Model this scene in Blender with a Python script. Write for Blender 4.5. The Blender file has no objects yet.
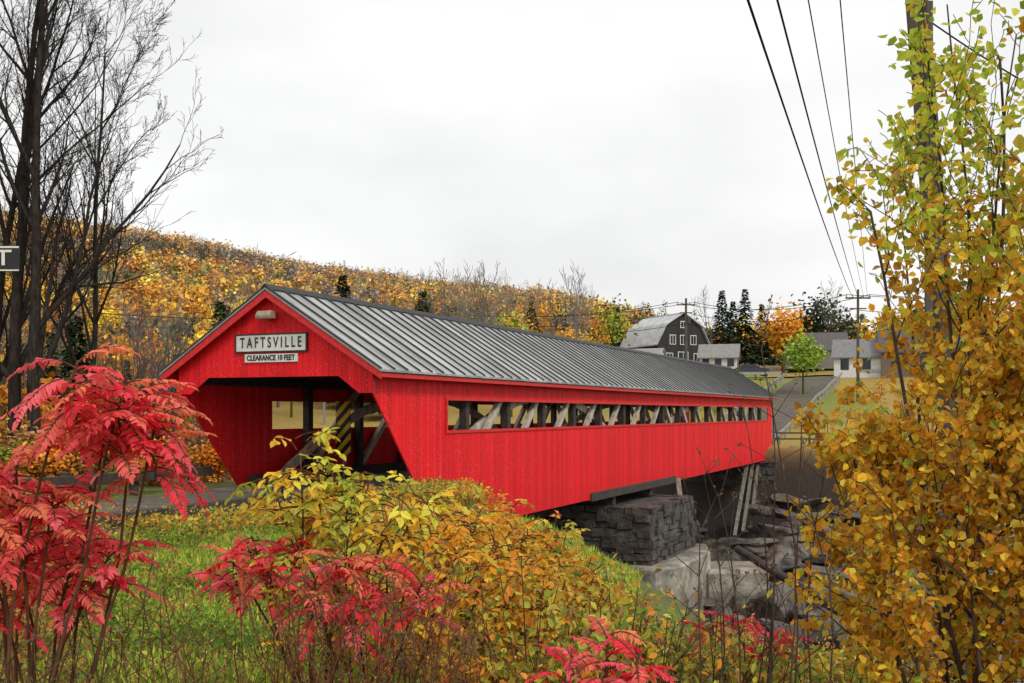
import bpy, math, random
import numpy as np
from mathutils import Vector
R = np.random.default_rng(7)
random.seed(7)
scene = bpy.context.scene
COL = scene.collection
CX, CY = -6.47, 29.6
AX = (.396, .918)

# ------------------------------------------------------------------ helpers
def uv(x, y):
    return (x-CX)*AX[0]+(y-CY)*AX[1], -(x-CX)*AX[1]+(y-CY)*AX[0]
def xy(u, v):
    return CX+u*AX[0]-v*AX[1], CY+u*AX[1]+v*AX[0]
def ss(t):
    t = np.clip(t, 0, 1); return t*t*(3-2*t)
def terr(x, y):
    x = np.asarray(x, float); y = np.asarray(y, float)
    u, v = uv(x, y)
    ue = np.interp(v, [-60, -40, -18, -14.3, -6.4, -3], [-100, -60, -20, -13, -1.1, 5])
    w = np.interp(v, [-12, -4], [16, 8])
    k = 1-ss((v-14)/20)
    z = -7*ss((u-ue)/w)*k + 6.6*ss((u-50)/6)*k + np.interp(u, [60, 100, 104, 116, 135, 300], [0, 6.0, 6.6, 6.6, 9.2, 14.0])
    px = 512+1100*x/np.maximum(y, 60)
    H = np.interp(px, [-600, -100, 0, 180, 300, 450, 560, 640, 720, 850, 1100, 1600], [84, 98, 97, 82, 66, 55, 48, 36, 12, 2, 4, 30])
    z = z + H*ss((y-130)/560)
    z = z + .05*np.sin(x*1.3+.5*y)*np.cos(y*1.1-x*.4)+.12*np.sin(x*.35+1)*np.sin(y*.41)
    bed = ss((u-ue-6)/8)*(1-ss((u-48)/6))*k
    z = z + bed*(.5*np.sin(x*.6+y*.35)*np.sin(y*.55-x*.2)+.25*np.sin(x*2.3)*np.cos(y*2.1))
    onroad = (np.abs(v) < 3.6) & (u < 5)
    z = np.where(onroad, np.minimum(z*0-.06, 0), z)
    return z
def link(o, parent=None):
    COL.objects.link(o)
    if parent is not None: o.parent = parent
    return o
def empty(name, loc=(0, 0, 0), rz=0):
    e = bpy.data.objects.new(name, None); e.location = loc; e.rotation_euler = (0, 0, rz)
    e.empty_display_size = .2
    return link(e)

class Acc:
    def __init__(s): s.v=[]; s.f=[]; s.c=[]; s.m=[]; s.n=0
    def add(s, v, f, c, m=0):
        v=np.asarray(v, np.float32); f=np.asarray(f, np.int64)
        c=np.asarray(c, np.float32)
        if c.ndim==1: c=np.repeat(c[None], len(v), 0)
        s.v.append(v); s.f.append(f+s.n); s.c.append(c); s.m.append(np.full(len(f), m, np.int32)); s.n+=len(v)
    def build(s, name, mats, smooth=False, parent=None):
        v=np.concatenate(s.v); f=np.concatenate(s.f); c=np.concatenate(s.c); m=np.concatenate(s.m)
        me=bpy.data.meshes.new(name)
        me.vertices.add(len(v)); me.vertices.foreach_set("co", v.ravel())
        me.loops.add(f.size); me.loops.foreach_set("vertex_index", f.ravel().astype(np.int32))
        me.polygons.add(len(f)); me.polygons.foreach_set("loop_start", (np.arange(len(f))*4).astype(np.int32))
        me.polygons.foreach_set("material_index", m)
        me.polygons.foreach_set("use_smooth", np.full(len(f), smooth))
        a=me.attributes.new("Col", 'FLOAT_COLOR', 'POINT')
        a.data.foreach_set("color", np.concatenate([c, np.ones((len(c), 1), np.float32)], 1).ravel())
        for mm in mats: me.materials.append(mm)
        me.update(calc_edges=True)
        return link(bpy.data.objects.new(name, me), parent)

def nrm(a): return a/np.maximum(np.linalg.norm(a, axis=-1, keepdims=True), 1e-8)
def leaf_batch(acc, B, A, N, L, W, C, m=0):
    B=np.asarray(B, float); A=nrm(np.asarray(A, float)); S=nrm(np.cross(A, N)); N=np.cross(S, A)
    n=len(B); L=np.broadcast_to(np.asarray(L, float), (n,))[:, None]; W=np.broadcast_to(np.asarray(W, float), (n,))[:, None]
    V=np.stack([B, B+.35*L*A+.5*W*S+.14*W*N, B+.72*L*A+.36*W*S+.1*W*N, B+L*A-.1*L*N,
                B+.72*L*A-.36*W*S+.1*W*N, B+.35*L*A-.5*W*S+.14*W*N], 1).reshape(-1, 3)
    q=np.array([[0, 1, 2, 3], [0, 3, 4, 5]])
    F=(np.arange(n)[:, None, None]*6+q[None]).reshape(-1, 4)
    acc.add(V, F, np.repeat(np.broadcast_to(C, (n, 3)), 6, 0), m)
def card_batch(acc, B, A, N, L, W, C, m=0):
    B=np.asarray(B, float); A=nrm(np.asarray(A, float)); S=nrm(np.cross(A, N))
    n=len(B); L=np.broadcast_to(np.asarray(L, float), (n,))[:, None]; W=np.broadcast_to(np.asarray(W, float), (n,))[:, None]
    V=np.stack([B, B+.45*L*A+.5*W*S, B+L*A, B+.45*L*A-.5*W*S], 1).reshape(-1, 3)
    F=np.arange(n*4).reshape(-1, 4)
    acc.add(V, F, np.repeat(np.broadcast_to(C, (n, 3)), 4, 0), m)
def tubes(acc, segs, col, k=5, m=0):
    P0=np.array([s[0] for s in segs], float); P1=np.array([s[1] for s in segs], float)
    R0=np.array([s[2] for s in segs])[:, None, None]; R1=np.array([s[3] for s in segs])[:, None, None]
    D=nrm(P1-P0); ref=np.where(np.abs(D[:, 2:3])>.9, np.array([[1., 0, 0]]), np.array([[0, 0, 1.]]))
    X=nrm(np.cross(D, ref)); Y=np.cross(D, X)
    a=np.arange(k)/k*2*np.pi
    ring=X[:, None]*np.cos(a)[None, :, None]+Y[:, None]*np.sin(a)[None, :, None]
    V=np.concatenate([P0[:, None]+ring*R0, P1[:, None]+ring*R1], 1)
    i=np.arange(k); j=(i+1)%k
    q=np.stack([i, j, j+k, i+k], 1)
    F=(np.arange(len(segs))[:, None, None]*2*k+q[None]).reshape(-1, 4)
    acc.add(V.reshape(-1, 3), F, col, m)
def pick(pal, n, var=.25):
    pal=np.array(pal); c=pal[R.integers(0, len(pal), n)]
    return np.clip(c*(1+R.uniform(-var, var, (n, 1)))*(1+R.uniform(-.1, .1, (n, 3))), 0, 1)

class MB:   # polygon builder
    def __init__(s): s.v=[]; s.f=[]; s.m=[]
    def poly(s, pts, faces, m=0):
        b=len(s.v); s.v+= [tuple(p) for p in pts]; s.f+=[tuple(b+i for i in f) for f in faces]; s.m+=[m]*len(faces)
    def box(s, x0, x1, y0, y1, z0, z1, m=0):
        s.poly([(x0,y0,z0),(x1,y0,z0),(x1,y1,z0),(x0,y1,z0),(x0,y0,z1),(x1,y0,z1),(x1,y1,z1),(x0,y1,z1)],
               [(0,3,2,1),(4,5,6,7),(0,1,5,4),(1,2,6,5),(2,3,7,6),(3,0,4,7)], m)
    def prism(s, pts2, lo, hi, axis, m=0):
        n=len(pts2)
        def mk(p, t):
            if axis=='x': return (t, p[0], p[1])
            if axis=='y': return (p[0], t, p[1])
            return (p[0], p[1], t)
        P=[mk(p, lo) for p in pts2]+[mk(p, hi) for p in pts2]
        F=[tuple(range(n))[::-1], tuple(range(n, 2*n))]+[(i, (i+1)%n, (i+1)%n+n, i+n) for i in range(n)]
        s.poly(P, F, m)
    def beam(s, p0, p1, w, h, m=0):
        p0=Vector(p0); p1=Vector(p1); d=(p1-p0).normalized()
        ref=Vector((0, 0, 1)) if abs(d.z)<.95 else Vector((1, 0, 0))
        a=d.cross(ref).normalized(); b=a.cross(d)
        P=[p+sa*a*w/2+sb*b*h/2 for p in (p0, p1) for sa, sb in ((-1,-1),(1,-1),(1,1),(-1,1))]
        s.poly(P, [(0,1,2,3),(7,6,5,4),(0,4,5,1),(1,5,6,2),(2,6,7,3),(3,7,4,0)], m)
    def cyl(s, p0, p1, r0, r1=None, k=14, m=0):
        r1=r0 if r1 is None else r1
        p0=Vector(p0); p1=Vector(p1); d=(p1-p0).normalized()
        ref=Vector((0, 0, 1)) if abs(d.z)<.95 else Vector((1, 0, 0))
        a=d.cross(ref).normalized(); b=a.cross(d)
        P=[p+(a*math.cos(t)+b*math.sin(t))*r for p, r in ((p0, r0), (p1, r1)) for t in [i/k*2*math.pi for i in range(k)]]
        s.poly(P, [tuple(range(k)), tuple(range(2*k-1, k-1, -1))]+[(i, i+k, (i+1)%k+k, (i+1)%k) for i in range(k)], m)
    def stone(s, x0, x1, y0, y1, z0, z1, m=0, j=.04):
        b=len(s.v); s.box(x0, x1, y0, y1, z0, z1, m)
        for i in range(b, len(s.v)):
            s.v[i]=tuple(c+random.uniform(-j, j) for c in s.v[i])
    def build(s, name, mats, parent=None, bevel=0, fix=True):
        me=bpy.data.meshes.new(name); me.from_pydata(s.v, [], s.f)
        me.polygons.foreach_set("material_index", s.m)
        for mm in mats: me.materials.append(mm)
        if fix:
            import bmesh
            bm=bmesh.new(); bm.from_mesh(me); bmesh.ops.recalc_face_normals(bm, faces=bm.faces); bm.to_mesh(me); bm.free()
        me.update()
        o=link(bpy.data.objects.new(name, me), parent)
        if bevel:
            md=o.modifiers.new("bevel", 'BEVEL'); md.width=bevel; md.segments=1; md.limit_method='ANGLE'
        return o

# ------------------------------------------------------------------ materials
class NT:
    def __init__(s, name):
        s.mat=bpy.data.materials.new(name); s.mat.use_nodes=True; s.t=s.mat.node_tree; s.b=s.t.nodes["Principled BSDF"]; s.out=s.t.nodes["Material Output"]
    def n(s, typ, **kw):
        x=s.t.nodes.new(typ)
        for k, v in kw.items(): setattr(x, k, v)
        return x
    def l(s, a, b): s.t.links.new(a, b)
    def val(s, sock, v):
        if hasattr(v, 'links') or hasattr(v, 'is_output'): s.l(v, sock)
        else: sock.default_value=v
    def math(s, op, a, b=0., clamp=False):
        x=s.n('ShaderNodeMath', operation=op, use_clamp=clamp); s.val(x.inputs[0], a); s.val(x.inputs[1], b); return x.outputs[0]
    def mix(s, f, a, b, mode='MIX'):
        x=s.n('ShaderNodeMix', data_type='RGBA', blend_type=mode)
        s.val(x.inputs[0], f); s.val(x.inputs[6], a); s.val(x.inputs[7], b); return x.outputs[2]
    def ramp(s, f, lo, hi):
        x=s.n('ShaderNodeMapRange'); s.val(x.inputs[0], f); x.inputs[1].default_value=lo; x.inputs[2].default_value=hi; return x.outputs[0]
    def noise(s, scale, detail=4, vec=None, stretch=None, rough=.6):
        x=s.n('ShaderNodeTexNoise'); x.inputs['Scale'].default_value=scale; x.inputs['Detail'].default_value=detail; x.inputs['Roughness'].default_value=rough
        if vec is None: vec=s.n('ShaderNodeTexCoord').outputs['Object']
        if stretch:
            mp=s.n('ShaderNodeMapping'); mp.inputs['Scale'].default_value=stretch; s.l(vec, mp.inputs[0]); vec=mp.outputs[0]
        s.l(vec, x.inputs['Vector']); return x.outputs['Fac']
    def bump(s, h, strength=.3, dist=.02):
        x=s.n('ShaderNodeBump'); x.inputs['Strength'].default_value=strength; x.inputs['Distance'].default_value=dist
        s.val(x.inputs['Height'], h); s.l(x.outputs[0], s.b.inputs['Normal'])
def c4(c, k=1.): return (min(1, c[0]*k), min(1, c[1]*k), min(1, c[2]*k), 1)
def simple(name, c, rough=.8, scale=6, amt=.35, bump=.3, metal=0, stretch=None, dist=.02):
    t=NT(name); f=t.ramp(t.noise(scale, 4, stretch=stretch), .3, .7)
    t.l(t.mix(f, c4(c, 1-amt), c4(c, 1+amt)), t.b.inputs['Base Color'])
    t.b.inputs['Roughness'].default_value=rough; t.b.inputs['Metallic'].default_value=metal
    if bump: t.bump(t.noise(scale*3, 5, stretch=stretch), bump, dist)
    return t.mat
def rockmat(name, c, c2, scale=1.6, moss=.3, rough=.7):
    t=NT(name); f=t.ramp(t.noise(scale, 6), .35, .65); g=t.ramp(t.noise(scale*.35, 4, stretch=(1, 1, 2)), .42, .58)
    col=t.mix(f, c4(c, .4), c4(c, 1.6)); col=t.mix(t.math('MULTIPLY', g, .65), col, c4(c2))
    m=t.ramp(t.noise(scale*2.3, 5), .58, .7); col=t.mix(t.math('MULTIPLY', m, moss), col, (.09, .10, .03, 1))
    t.l(col, t.b.inputs['Base Color']); t.b.inputs['Roughness'].default_value=rough; t.bump(t.noise(scale*3, 6), .9, .1); return t.mat
def boards(name, c, axis, width=.2, speck=.6, dark=.45, rough=.6):
    t=NT(name); tc=t.n('ShaderNodeTexCoord').outputs['Object']
    sp=t.n('ShaderNodeSeparateXYZ'); t.l(tc, sp.inputs[0]); a=sp.outputs[axis]
    s=t.math('DIVIDE', a, width); idx=t.math('FLOOR', s); fr=t.math('FRACT', s)
    wn=t.n('ShaderNodeTexWhiteNoise', noise_dimensions='1D'); t.l(idx, wn.inputs['W'])
    col=t.mix(wn.outputs['Value'], c4(c, .80), c4(c, 1.08))
    st=t.noise(3, 5, vec=tc, stretch=(3, 3, .25)); col=t.mix(t.math('MULTIPLY', t.ramp(st, .52, .82), .45), col, c4(c, dark))
    sk=t.noise(26, 3, vec=tc, stretch=(1, 1, .6), rough=.8); big=t.noise(.9, 3, vec=tc)
    m=t.math('MULTIPLY', t.ramp(sk, .585, .66), t.math('MULTIPLY', t.ramp(big, .3, .55), speck))
    col=t.mix(m, col, (.85, .36, .32, 1))
    sk2=t.noise(20, 3, vec=tc, stretch=(1, 1, .4), rough=.8)
    col=t.mix(t.math('MULTIPLY', t.ramp(sk2, .60, .70), .6), col, c4(c, .3))
    gr=t.math('LESS_THAN', fr, .06)
    col=t.mix(t.math('MULTIPLY', gr, .6), col, c4(c, .25))
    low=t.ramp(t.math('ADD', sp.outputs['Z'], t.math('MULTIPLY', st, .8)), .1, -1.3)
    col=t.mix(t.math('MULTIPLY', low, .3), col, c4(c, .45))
    t.l(col, t.b.inputs['Base Color']); t.b.inputs['Roughness'].default_value=rough
    t.b.inputs['Specular IOR Level'].default_value=.2
    h=t.math('SUBTRACT', t.math('MULTIPLY', st, .3), gr); t.bump(h, .5, .02)
    return t.mat
def leafmat(name, trans=.4, rough=.6):
    t=NT(name); at=t.n('ShaderNodeAttribute', attribute_name="Col")
    col=at.outputs['Color']
    t.l(col, t.b.inputs['Base Color']); t.b.inputs['Roughness'].default_value=rough; t.b.inputs['Specular IOR Level'].default_value=.25
    if trans>0:
        tr=t.n('ShaderNodeBsdfTranslucent'); t.l(col, tr.inputs[0])
        mx=t.n('ShaderNodeMixShader'); mx.inputs[0].default_value=trans
        t.l(t.b.outputs[0], mx.inputs[1]); t.l(tr.outputs[0], mx.inputs[2]); t.l(mx.outputs[0], t.out.inputs[0])
    else:
        df=t.n('ShaderNodeBsdfDiffuse'); t.l(col, df.inputs[0]); t.l(df.outputs[0], t.out.inputs[0])
    return t.mat
def barkmat(name, scale=12):
    t=NT(name); at=t.n('ShaderNodeAttribute', attribute_name="Col")
    f=t.noise(scale, 2, stretch=(1, 1, .25))
    c=t.mix(1., at.outputs['Color'], t.mix(t.ramp(f, .3, .7), (.5, .5, .5, 1), (1.5, 1.45, 1.4, 1)), 'MULTIPLY')
    df=t.n('ShaderNodeBsdfDiffuse'); t.l(c, df.inputs[0]); t.l(df.outputs[0], t.out.inputs[0]); return t.mat
RED=(.92, .012, .020)
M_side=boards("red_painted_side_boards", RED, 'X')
M_gab=boards("red_painted_gable_boards", RED, 'Y')
M_trim=simple("red_trim_paint", (.66, .014, .016), .5, 8, .25, .15)
M_white=simple("white_sign_paint", (.76, .76, .70), .6, 5, .12, .1)
M_black=simple("black_paint", (.015, .015, .016), .5, 8, .3, .1)
M_timber=simple("weathered_truss_timber", (.50, .44, .36), .85, 4, .4, .4, stretch=(1, 1, .4))
M_greyt=simple("grey_strut_timber", (.22, .19, .15), .85, 4, .45, .4, stretch=(1, 1, .4))
M_dark=simple("dark_old_timber", (.055, .042, .035), .9, 4, .4, .4)
M_deck=boards("deck_planks", (.20, .17, .14), 'X', .25, .1)
M_conc=rockmat("weathered_concrete", (.30, .275, .22), (.16, .14, .10), 1.1, .4)
M_stone=rockmat("dark_schist_stone", (.085, .078, .07), (.05, .04, .033), 1.8, .2)
M_rock=rockmat("river_rock", (.13, .115, .095), (.045, .038, .032), 1.1, .3, .5)
M_road=simple("gravel_road", (.11, .09, .065), .95, 2, .45, .6)
M_asph=simple("asphalt", (.075, .075, .075), .85, 3, .3, .4)
M_leaf=leafmat("leaf"); M_bark=barkmat("bark"); M_grass=leafmat("grass_blade", 0); M_far=leafmat("distant_foliage", 0)
M_pole=simple("pole_wood", (.10, .085, .07), .9, 5, .45, .6, stretch=(1, 1, .15))
M_galv=simple("galvanised_steel", (.42, .43, .44), .45, 5, .2, .1, metal=.6)
M_glass=simple("dark_glass", (.02, .025, .03), .08, 2, .1, 0)
M_tyre=simple("tyre_rubber", (.02, .02, .02), .8, 6, .2, .1)
t=NT("standing_seam_roof"); tc=t.n('ShaderNodeTexCoord').outputs['Object']; sp=t.n('ShaderNodeSeparateXYZ'); t.l(tc, sp.inputs[0])
wn=t.n('ShaderNodeTexWhiteNoise', noise_dimensions='1D'); t.l(t.math('FLOOR', t.math('DIVIDE', sp.outputs['X'], .7)), wn.inputs['W'])
col=t.mix(wn.outputs['Value'], (.30, .31, .30, 1), (.52, .53, .51, 1))
st=t.noise(1.6, 6, vec=tc, stretch=(1, .4, .4)); col=t.mix(t.math('MULTIPLY', t.ramp(st, .42, .70), .7), col, (.11, .10, .09, 1))
col=t.mix(t.math('MULTIPLY', t.ramp(sp.outputs['X'], 8, 46), .65), col, (.10, .095, .09, 1))
t.l(col, t.b.inputs['Base Color']); t.b.inputs['Metallic'].default_value=.1
t.l(t.math('ADD', t.math('MULTIPLY', st, .35), .25), t.b.inputs['Roughness']); t.bump(st, .15, .02); M_roof=t.mat
M_seam=simple("roof_seam", (.025, .025, .027), .6, 5, .3, 0)
t=NT("hazard_stripe_paint"); tc=t.n('ShaderNodeTexCoord').outputs['Object']; sp=t.n('ShaderNodeSeparateXYZ'); t.l(tc, sp.inputs[0])
f=t.math('GREATER_THAN', t.math('FRACT', t.math('DIVIDE', t.math('ADD', sp.outputs['Y'], sp.outputs['Z']), .42)), .5)
t.l(t.mix(f, (.95, .60, .02, 1), (.015, .015, .015, 1)), t.b.inputs['Base Color']); M_haz=t.mat
t=NT("ground_cover"); at=t.n('ShaderNodeAttribute', attribute_name="Col")
f1=t.noise(1.4, 6); f2=t.noise(14, 5)
col=t.mix(t.math('MULTIPLY', t.ramp(f1, .42, .62), .5), at.outputs['Color'], t.mix(1., at.outputs['Color'], (1.3, .7, .7, 1), 'MULTIPLY'))
mu=t.mix(1., col, t.mix(t.ramp(f2, .3, .7), (.5, .5, .5, 1), (1.5, 1.5, 1.4, 1)), 'MULTIPLY')
t.l(mu, t.b.inputs['Base Color']); t.b.inputs['Roughness'].default_value=.95; t.bump(f2, .8, .08); M_ground=t.mat
t=NT("river_water"); f=t.noise(.9, 6, stretch=(1, .6, 1)); foam=t.ramp(f, .60, .70)
t.l(t.mix(foam, (.02, .024, .02, 1), (.5, .5, .47, 1)), t.b.inputs['Base Color']); t.b.inputs['Roughness'].default_value=.12; t.bump(t.noise(2.5, 5), .8, .1); M_water=t.mat

# ------------------------------------------------------------------ ground sheet
def axis_pts(lo, hi, nearlo, nearhi, step, grow=1.09):
    a=list(np.arange(nearlo, nearhi, step)); s=step; x=a[-1]
    while x<hi: s*=grow; x+=s; a.append(x)
    s=step; x=a[0]; b=[]
    while x>lo: s*=grow; x-=s; b.append(x)
    return np.array(b[::-1]+a)
xs=axis_pts(-3000, 3000, -30, 45, .5); ys=axis_pts(-150, 4000, -4, 95, .5, 1.06)
XX, YY=np.meshgrid(xs, ys); ZZ=terr(XX, YY)
V=np.stack([XX, YY, ZZ], -1).reshape(-1, 3); nx=len(xs); ny=len(ys)
i=np.arange(nx-1)[None]+np.arange(ny-1)[:, None]*nx
F=np.stack([i, i+1, i+1+nx, i+nx], -1).reshape(-1, 4)
UU, VV=uv(XX, YY); ue=np.interp(VV, [-60, -40, -18, -14.3, -6.4, -3], [-100, -60, -20, -13, -1.1, 5])
C=np.zeros(XX.shape+(3,)); C[:]=(.12, .16, .025)
def blend(mask, c):
    global C
    C=C*(1-mask[..., None])+np.array(c)*mask[..., None]
blend(ss((UU-ue)/5), (.09, .075, .03)); blend(ss((UU-ue-7)/5), (.040, .034, .028))
blend(ss((UU-54)/3), (.34, .26, .06)); blend(ss((UU-70)/10)*(np.sin(XX*.09)>.1), (.20, .24, .04)); blend(ss((UU-120)/20), (.18, .13, .05)); blend(ss((VV-6)/6)*(UU<50), (.12, .08, .03))
a=Acc(); a.add(V, F, C.reshape(-1, 3)); a.build("ground", [M_ground], smooth=True)

b=MB(); pts=[xy(6, -60), xy(54, -60), xy(54, 32), xy(6, 32)]
b.poly([(p[0], p[1], -6.82) for p in pts], [(0, 1, 2, 3)]); b.build("river_water", [M_water])

# ------------------------------------------------------------------ roads
def strip(name, u0, u1, v0, v1, mat, dz=.012, n=40, ax='u'):
    b=MB(); P=[]
    for k in range(n+1):
        s=k/n
        if ax=='u': q=[(u0+(u1-u0)*s, v0), (u0+(u1-u0)*s, v1)]
        else: q=[(u0, v0+(v1-v0)*s), (u1, v0+(v1-v0)*s)]
        for uu, vv in q:
            x, y=xy(uu, vv); P.append((x, y, float(terr(x, y))+dz))
    b.poly(P, [(2*k, 2*k+1, 2*k+3, 2*k+2) for k in range(n)]); return b.build(name, [mat])
strip("road", -45, 1, -2.3, 2.6, M_road, .06)
strip("road", 57.4, 104.2, -2.4, 2.4, M_road, .15, 60)
strip("road", 105, 112, -160, 90, M_asph, .25, 120, 'v')
strip("road_marking", 108.4, 108.52, -160, 90, simple("yellow_line_paint", (.6, .42, .03), .6, 5, .1, 0), .262, 120, 'v')

RZ=math.atan2(AX[1], AX[0])
def bempty(name): return empty(name, (CX, CY, 0), RZ)
e=bempty("timber_guardrail"); b=MB()
b.beam((-9, 3.3, .50), (1.6, 3.3, .50), .12, .28)
for u in np.arange(-8.6, 1.6, 2.4): b.box(u-.1, u+.1, 3.37, 3.57, -.2, .72)
b.build("rail_and_posts", [M_dark], e, .015)
e=bempty("timber_kerb"); b=MB()
for k in range(5):
    b.box(-12+k*2.5, -9.55+k*2.5, -2.95, -2.65, -.15, .36+random.uniform(-.02, .02))
    b.box(-11.9+k*2.5, -11.6+k*2.5, -3.25, -2.96, -.3, .12)
b.build("kerb_timbers", [M_dark], e, .02)

# ------------------------------------------------------------------ covered bridge
br=bempty("covered_bridge"); LEN=57.6
b=MB()
for sgn in (-1, 1):
    lo, hi=(3.06, 3.11) if sgn>0 else (-3.11, -3.06)
    b.prism([(0.05, 2.74), (.05, 3.48), (4.3, 3.48), (4.3, -1.3), (3.25, -1.3), (3.05, -.5)], lo, hi, 'y')
    b.prism([(4.3, -1.3), (4.3, 1.69), (55.9, 1.69), (55.9, -1.2)], lo, hi, 'y')
    b.prism([(4.3, 2.57), (4.3, 3.48), (55.9, 3.48), (55.9, 2.57)], lo, hi, 'y')
    b.prism([(55.9, -1.2), (55.9, 3.48), (LEN-.05, 3.48), (LEN-.05, -1.2)], lo, hi, 'y')
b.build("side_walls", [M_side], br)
b=MB()
for u0 in (0, LEN-.05):
    b.prism([(-3.13, 2.72), (-3.13, 3.5), (0, 5.47), (3.13, 3.5), (3.13, 2.72), (2.72, 2.72), (2.1, 3.17), (-2.1, 3.17), (-2.72, 2.72)], u0, u0+.05, 'x')
b.build("gable_walls", [M_gab], br)
SL=2.21/3.5
b=MB()
for sgn in (-1, 1):
    P=[(0, 5.56), (sgn*3.55, 5.56-3.55*SL), (sgn*3.55, 5.50-3.55*SL), (0, 5.50)]
    b.prism(P, -.3, LEN+.3, 'x', 0)
    k=-.31
    while k<LEN+.3:
        b.prism([(0.0, 5.61), (sgn*3.55, 5.605-3.55*SL), (sgn*3.55, 5.562-3.55*SL), (0.0, 5.562)], k, k+.07, 'x', 1); k+=.7
b.prism([(-.16, 5.50), (0, 5.62), (.16, 5.50), (0, 5.66)], -.32, LEN+.32, 'x', 1)
b.build("metal_roof", [M_roof, M_seam], br)
b=MB()
for sgn in (-1, 1):
    b.box(-.28, LEN+.28, min(sgn*3.42, sgn*3.5), max(sgn*3.42, sgn*3.5), 3.12, 3.30, 0)
    b.prism([(0, 5.49), (sgn*3.52, 5.49-3.52*SL), (sgn*3.52, 5.29-3.52*SL), (0, 5.29)], -.27, -.22, 'x', 0)
    b.prism([(0, 5.49), (sgn*3.52, 5.49-3.52*SL), (sgn*3.52, 5.46-3.52*SL), (0, 5.46)], -.22, LEN+.22, 'x', 1)
    s0, s1=(3.115, 3.15) if sgn>0 else (-3.15, -3.115)
    b.box(4.3, 55.9, s0, s1, 1.60, 1.69, 0); b.box(4.3, 55.9, s0, s1, 2.57, 2.66, 0)
    b.box(4.2, 4.3, s0, s1, 1.6, 2.66, 0)
    b.box(.0, .12, s0, s1, 2.72, 3.12, 0)
b.build("red_trim", [M_trim, M_dark], br)
b=MB()
for sgn in (-1, 1):
    v=sgn*2.86
    b.box(3, LEN-.4, v-.14, v+.14, .0, .32, 0); b.box(.6, LEN-.4, v-.14, v+.14, 3.0, 3.28, 0)
    us=list(np.arange(6.0, 56, 3.2))
    for n_, u in enumerate(us):
        b.box(u-.13, u+.13, v-.12, v+.12, .32, 3.0, 0)
        if n_<len(us)-1:
            w=us[n_+1]
            if u+1.6<LEN/2: b.beam((u+.15, v, .4), (w-.15, v, 2.95), .18, .2, 2)
            else: b.beam((u+.15, v, 2.95), (w-.15, v, .4), .18, .2, 2)
    for a0, a1 in ((3.2, 24), (24, 56.5)):
        pr=None
        for k in range(15):
            s=k/14; p=(a0+(a1-a0)*s, v-sgn*.24, -.3+3.2*4*s*(1-s)*.98)
            if pr: b.beam(pr, p, .12, .3, 2)
            pr=p
for u in np.arange(1.0, LEN, 1.6):
    b.box(u-.08, u+.08, -2.72, 2.72, 3.28, 3.44, 1)
    for sgn in (-1, 1): b.beam((u, sgn*3.05, 3.52), (u, 0, 5.40), .1, .12, 1)
for u in np.arange(4, LEN-1, 2.2):
    b.box(u-.12, u+.12, -3.0, 3.0, -.75, -.2, 1)
b.build("trusses", [M_dark, M_dark, M_timber], br, .01)
b=MB(); b.box(.8, LEN-.3, -2.68, 2.68, -.16, 0.03); b.build("deck", [M_deck], br)
b=MB(); b.box(7.3, 7.34, 2.05, 2.62, .75, 2.6); b.box(7.345, 7.4, 2.30, 2.38, .03, 2.5, 1); b.build("hazard_marker", [M_haz, M_galv], br)
b=MB(); b.box(-.10, 0, -.09, .09, 4.76, 4.88, 1); b.prism([(-.42, 4.70), (-.12, 4.72), (-.10, 4.92), (-.34, 4.93), (-.44, 4.80)], -.23, .23, 'y', 0)
b.build("gable_lamp", [simple("lamp_housing", (.32, .25, .17), .5, 6, .2, .1), M_black], br, .02)
def text(body, name, size, loc, width, parent, mat, ext=.006, off=.012):
    cu=bpy.data.curves.new(name, 'FONT'); cu.body=body; cu.size=size; cu.align_x='CENTER'; cu.align_y='CENTER'; cu.extrude=ext; cu.offset=off*size
    cu.materials.append(mat); o=link(bpy.data.objects.new(name, cu), parent); o.location=loc
    bpy.context.view_layer.update()
    if o.dimensions.x>0: o.scale=(width/o.dimensions.x, 1, 1)
    return o
s=bempty("bridge_name_sign"); b=MB(); b.box(-.05, -.003, -1.12, 1.12, 3.87, 4.30, 0)
for q in ((-1.16, 1.16, 4.30, 4.34), (-1.16, 1.16, 3.83, 3.87)): b.box(-.06, -.003, q[0], q[1], q[2], q[3], 1)
for q in ((-1.16, -1.12), (1.12, 1.16)): b.box(-.06, -.003, q[0], q[1], 3.87, 4.30, 1)
b.build("board", [M_white, M_black], s)
o=text("T A F T S V I L L E", "lettering", .40, (-.058, 0, 4.085), 1.98, s, M_black, .004, .012); o.rotation_euler=(math.pi/2, 0, -math.pi/2)
s=bempty("clearance_sign"); b=MB(); b.box(-.04, -.003, -.85, .85, 3.57, 3.79, 0); b.build("board", [M_white], s)
o=text("CLEARANCE 10 FEET", "lettering", .2, (-.046, 0, 3.68), 1.55, s, M_black, .004, .03); o.rotation_euler=(math.pi/2, 0, -math.pi/2)

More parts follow.
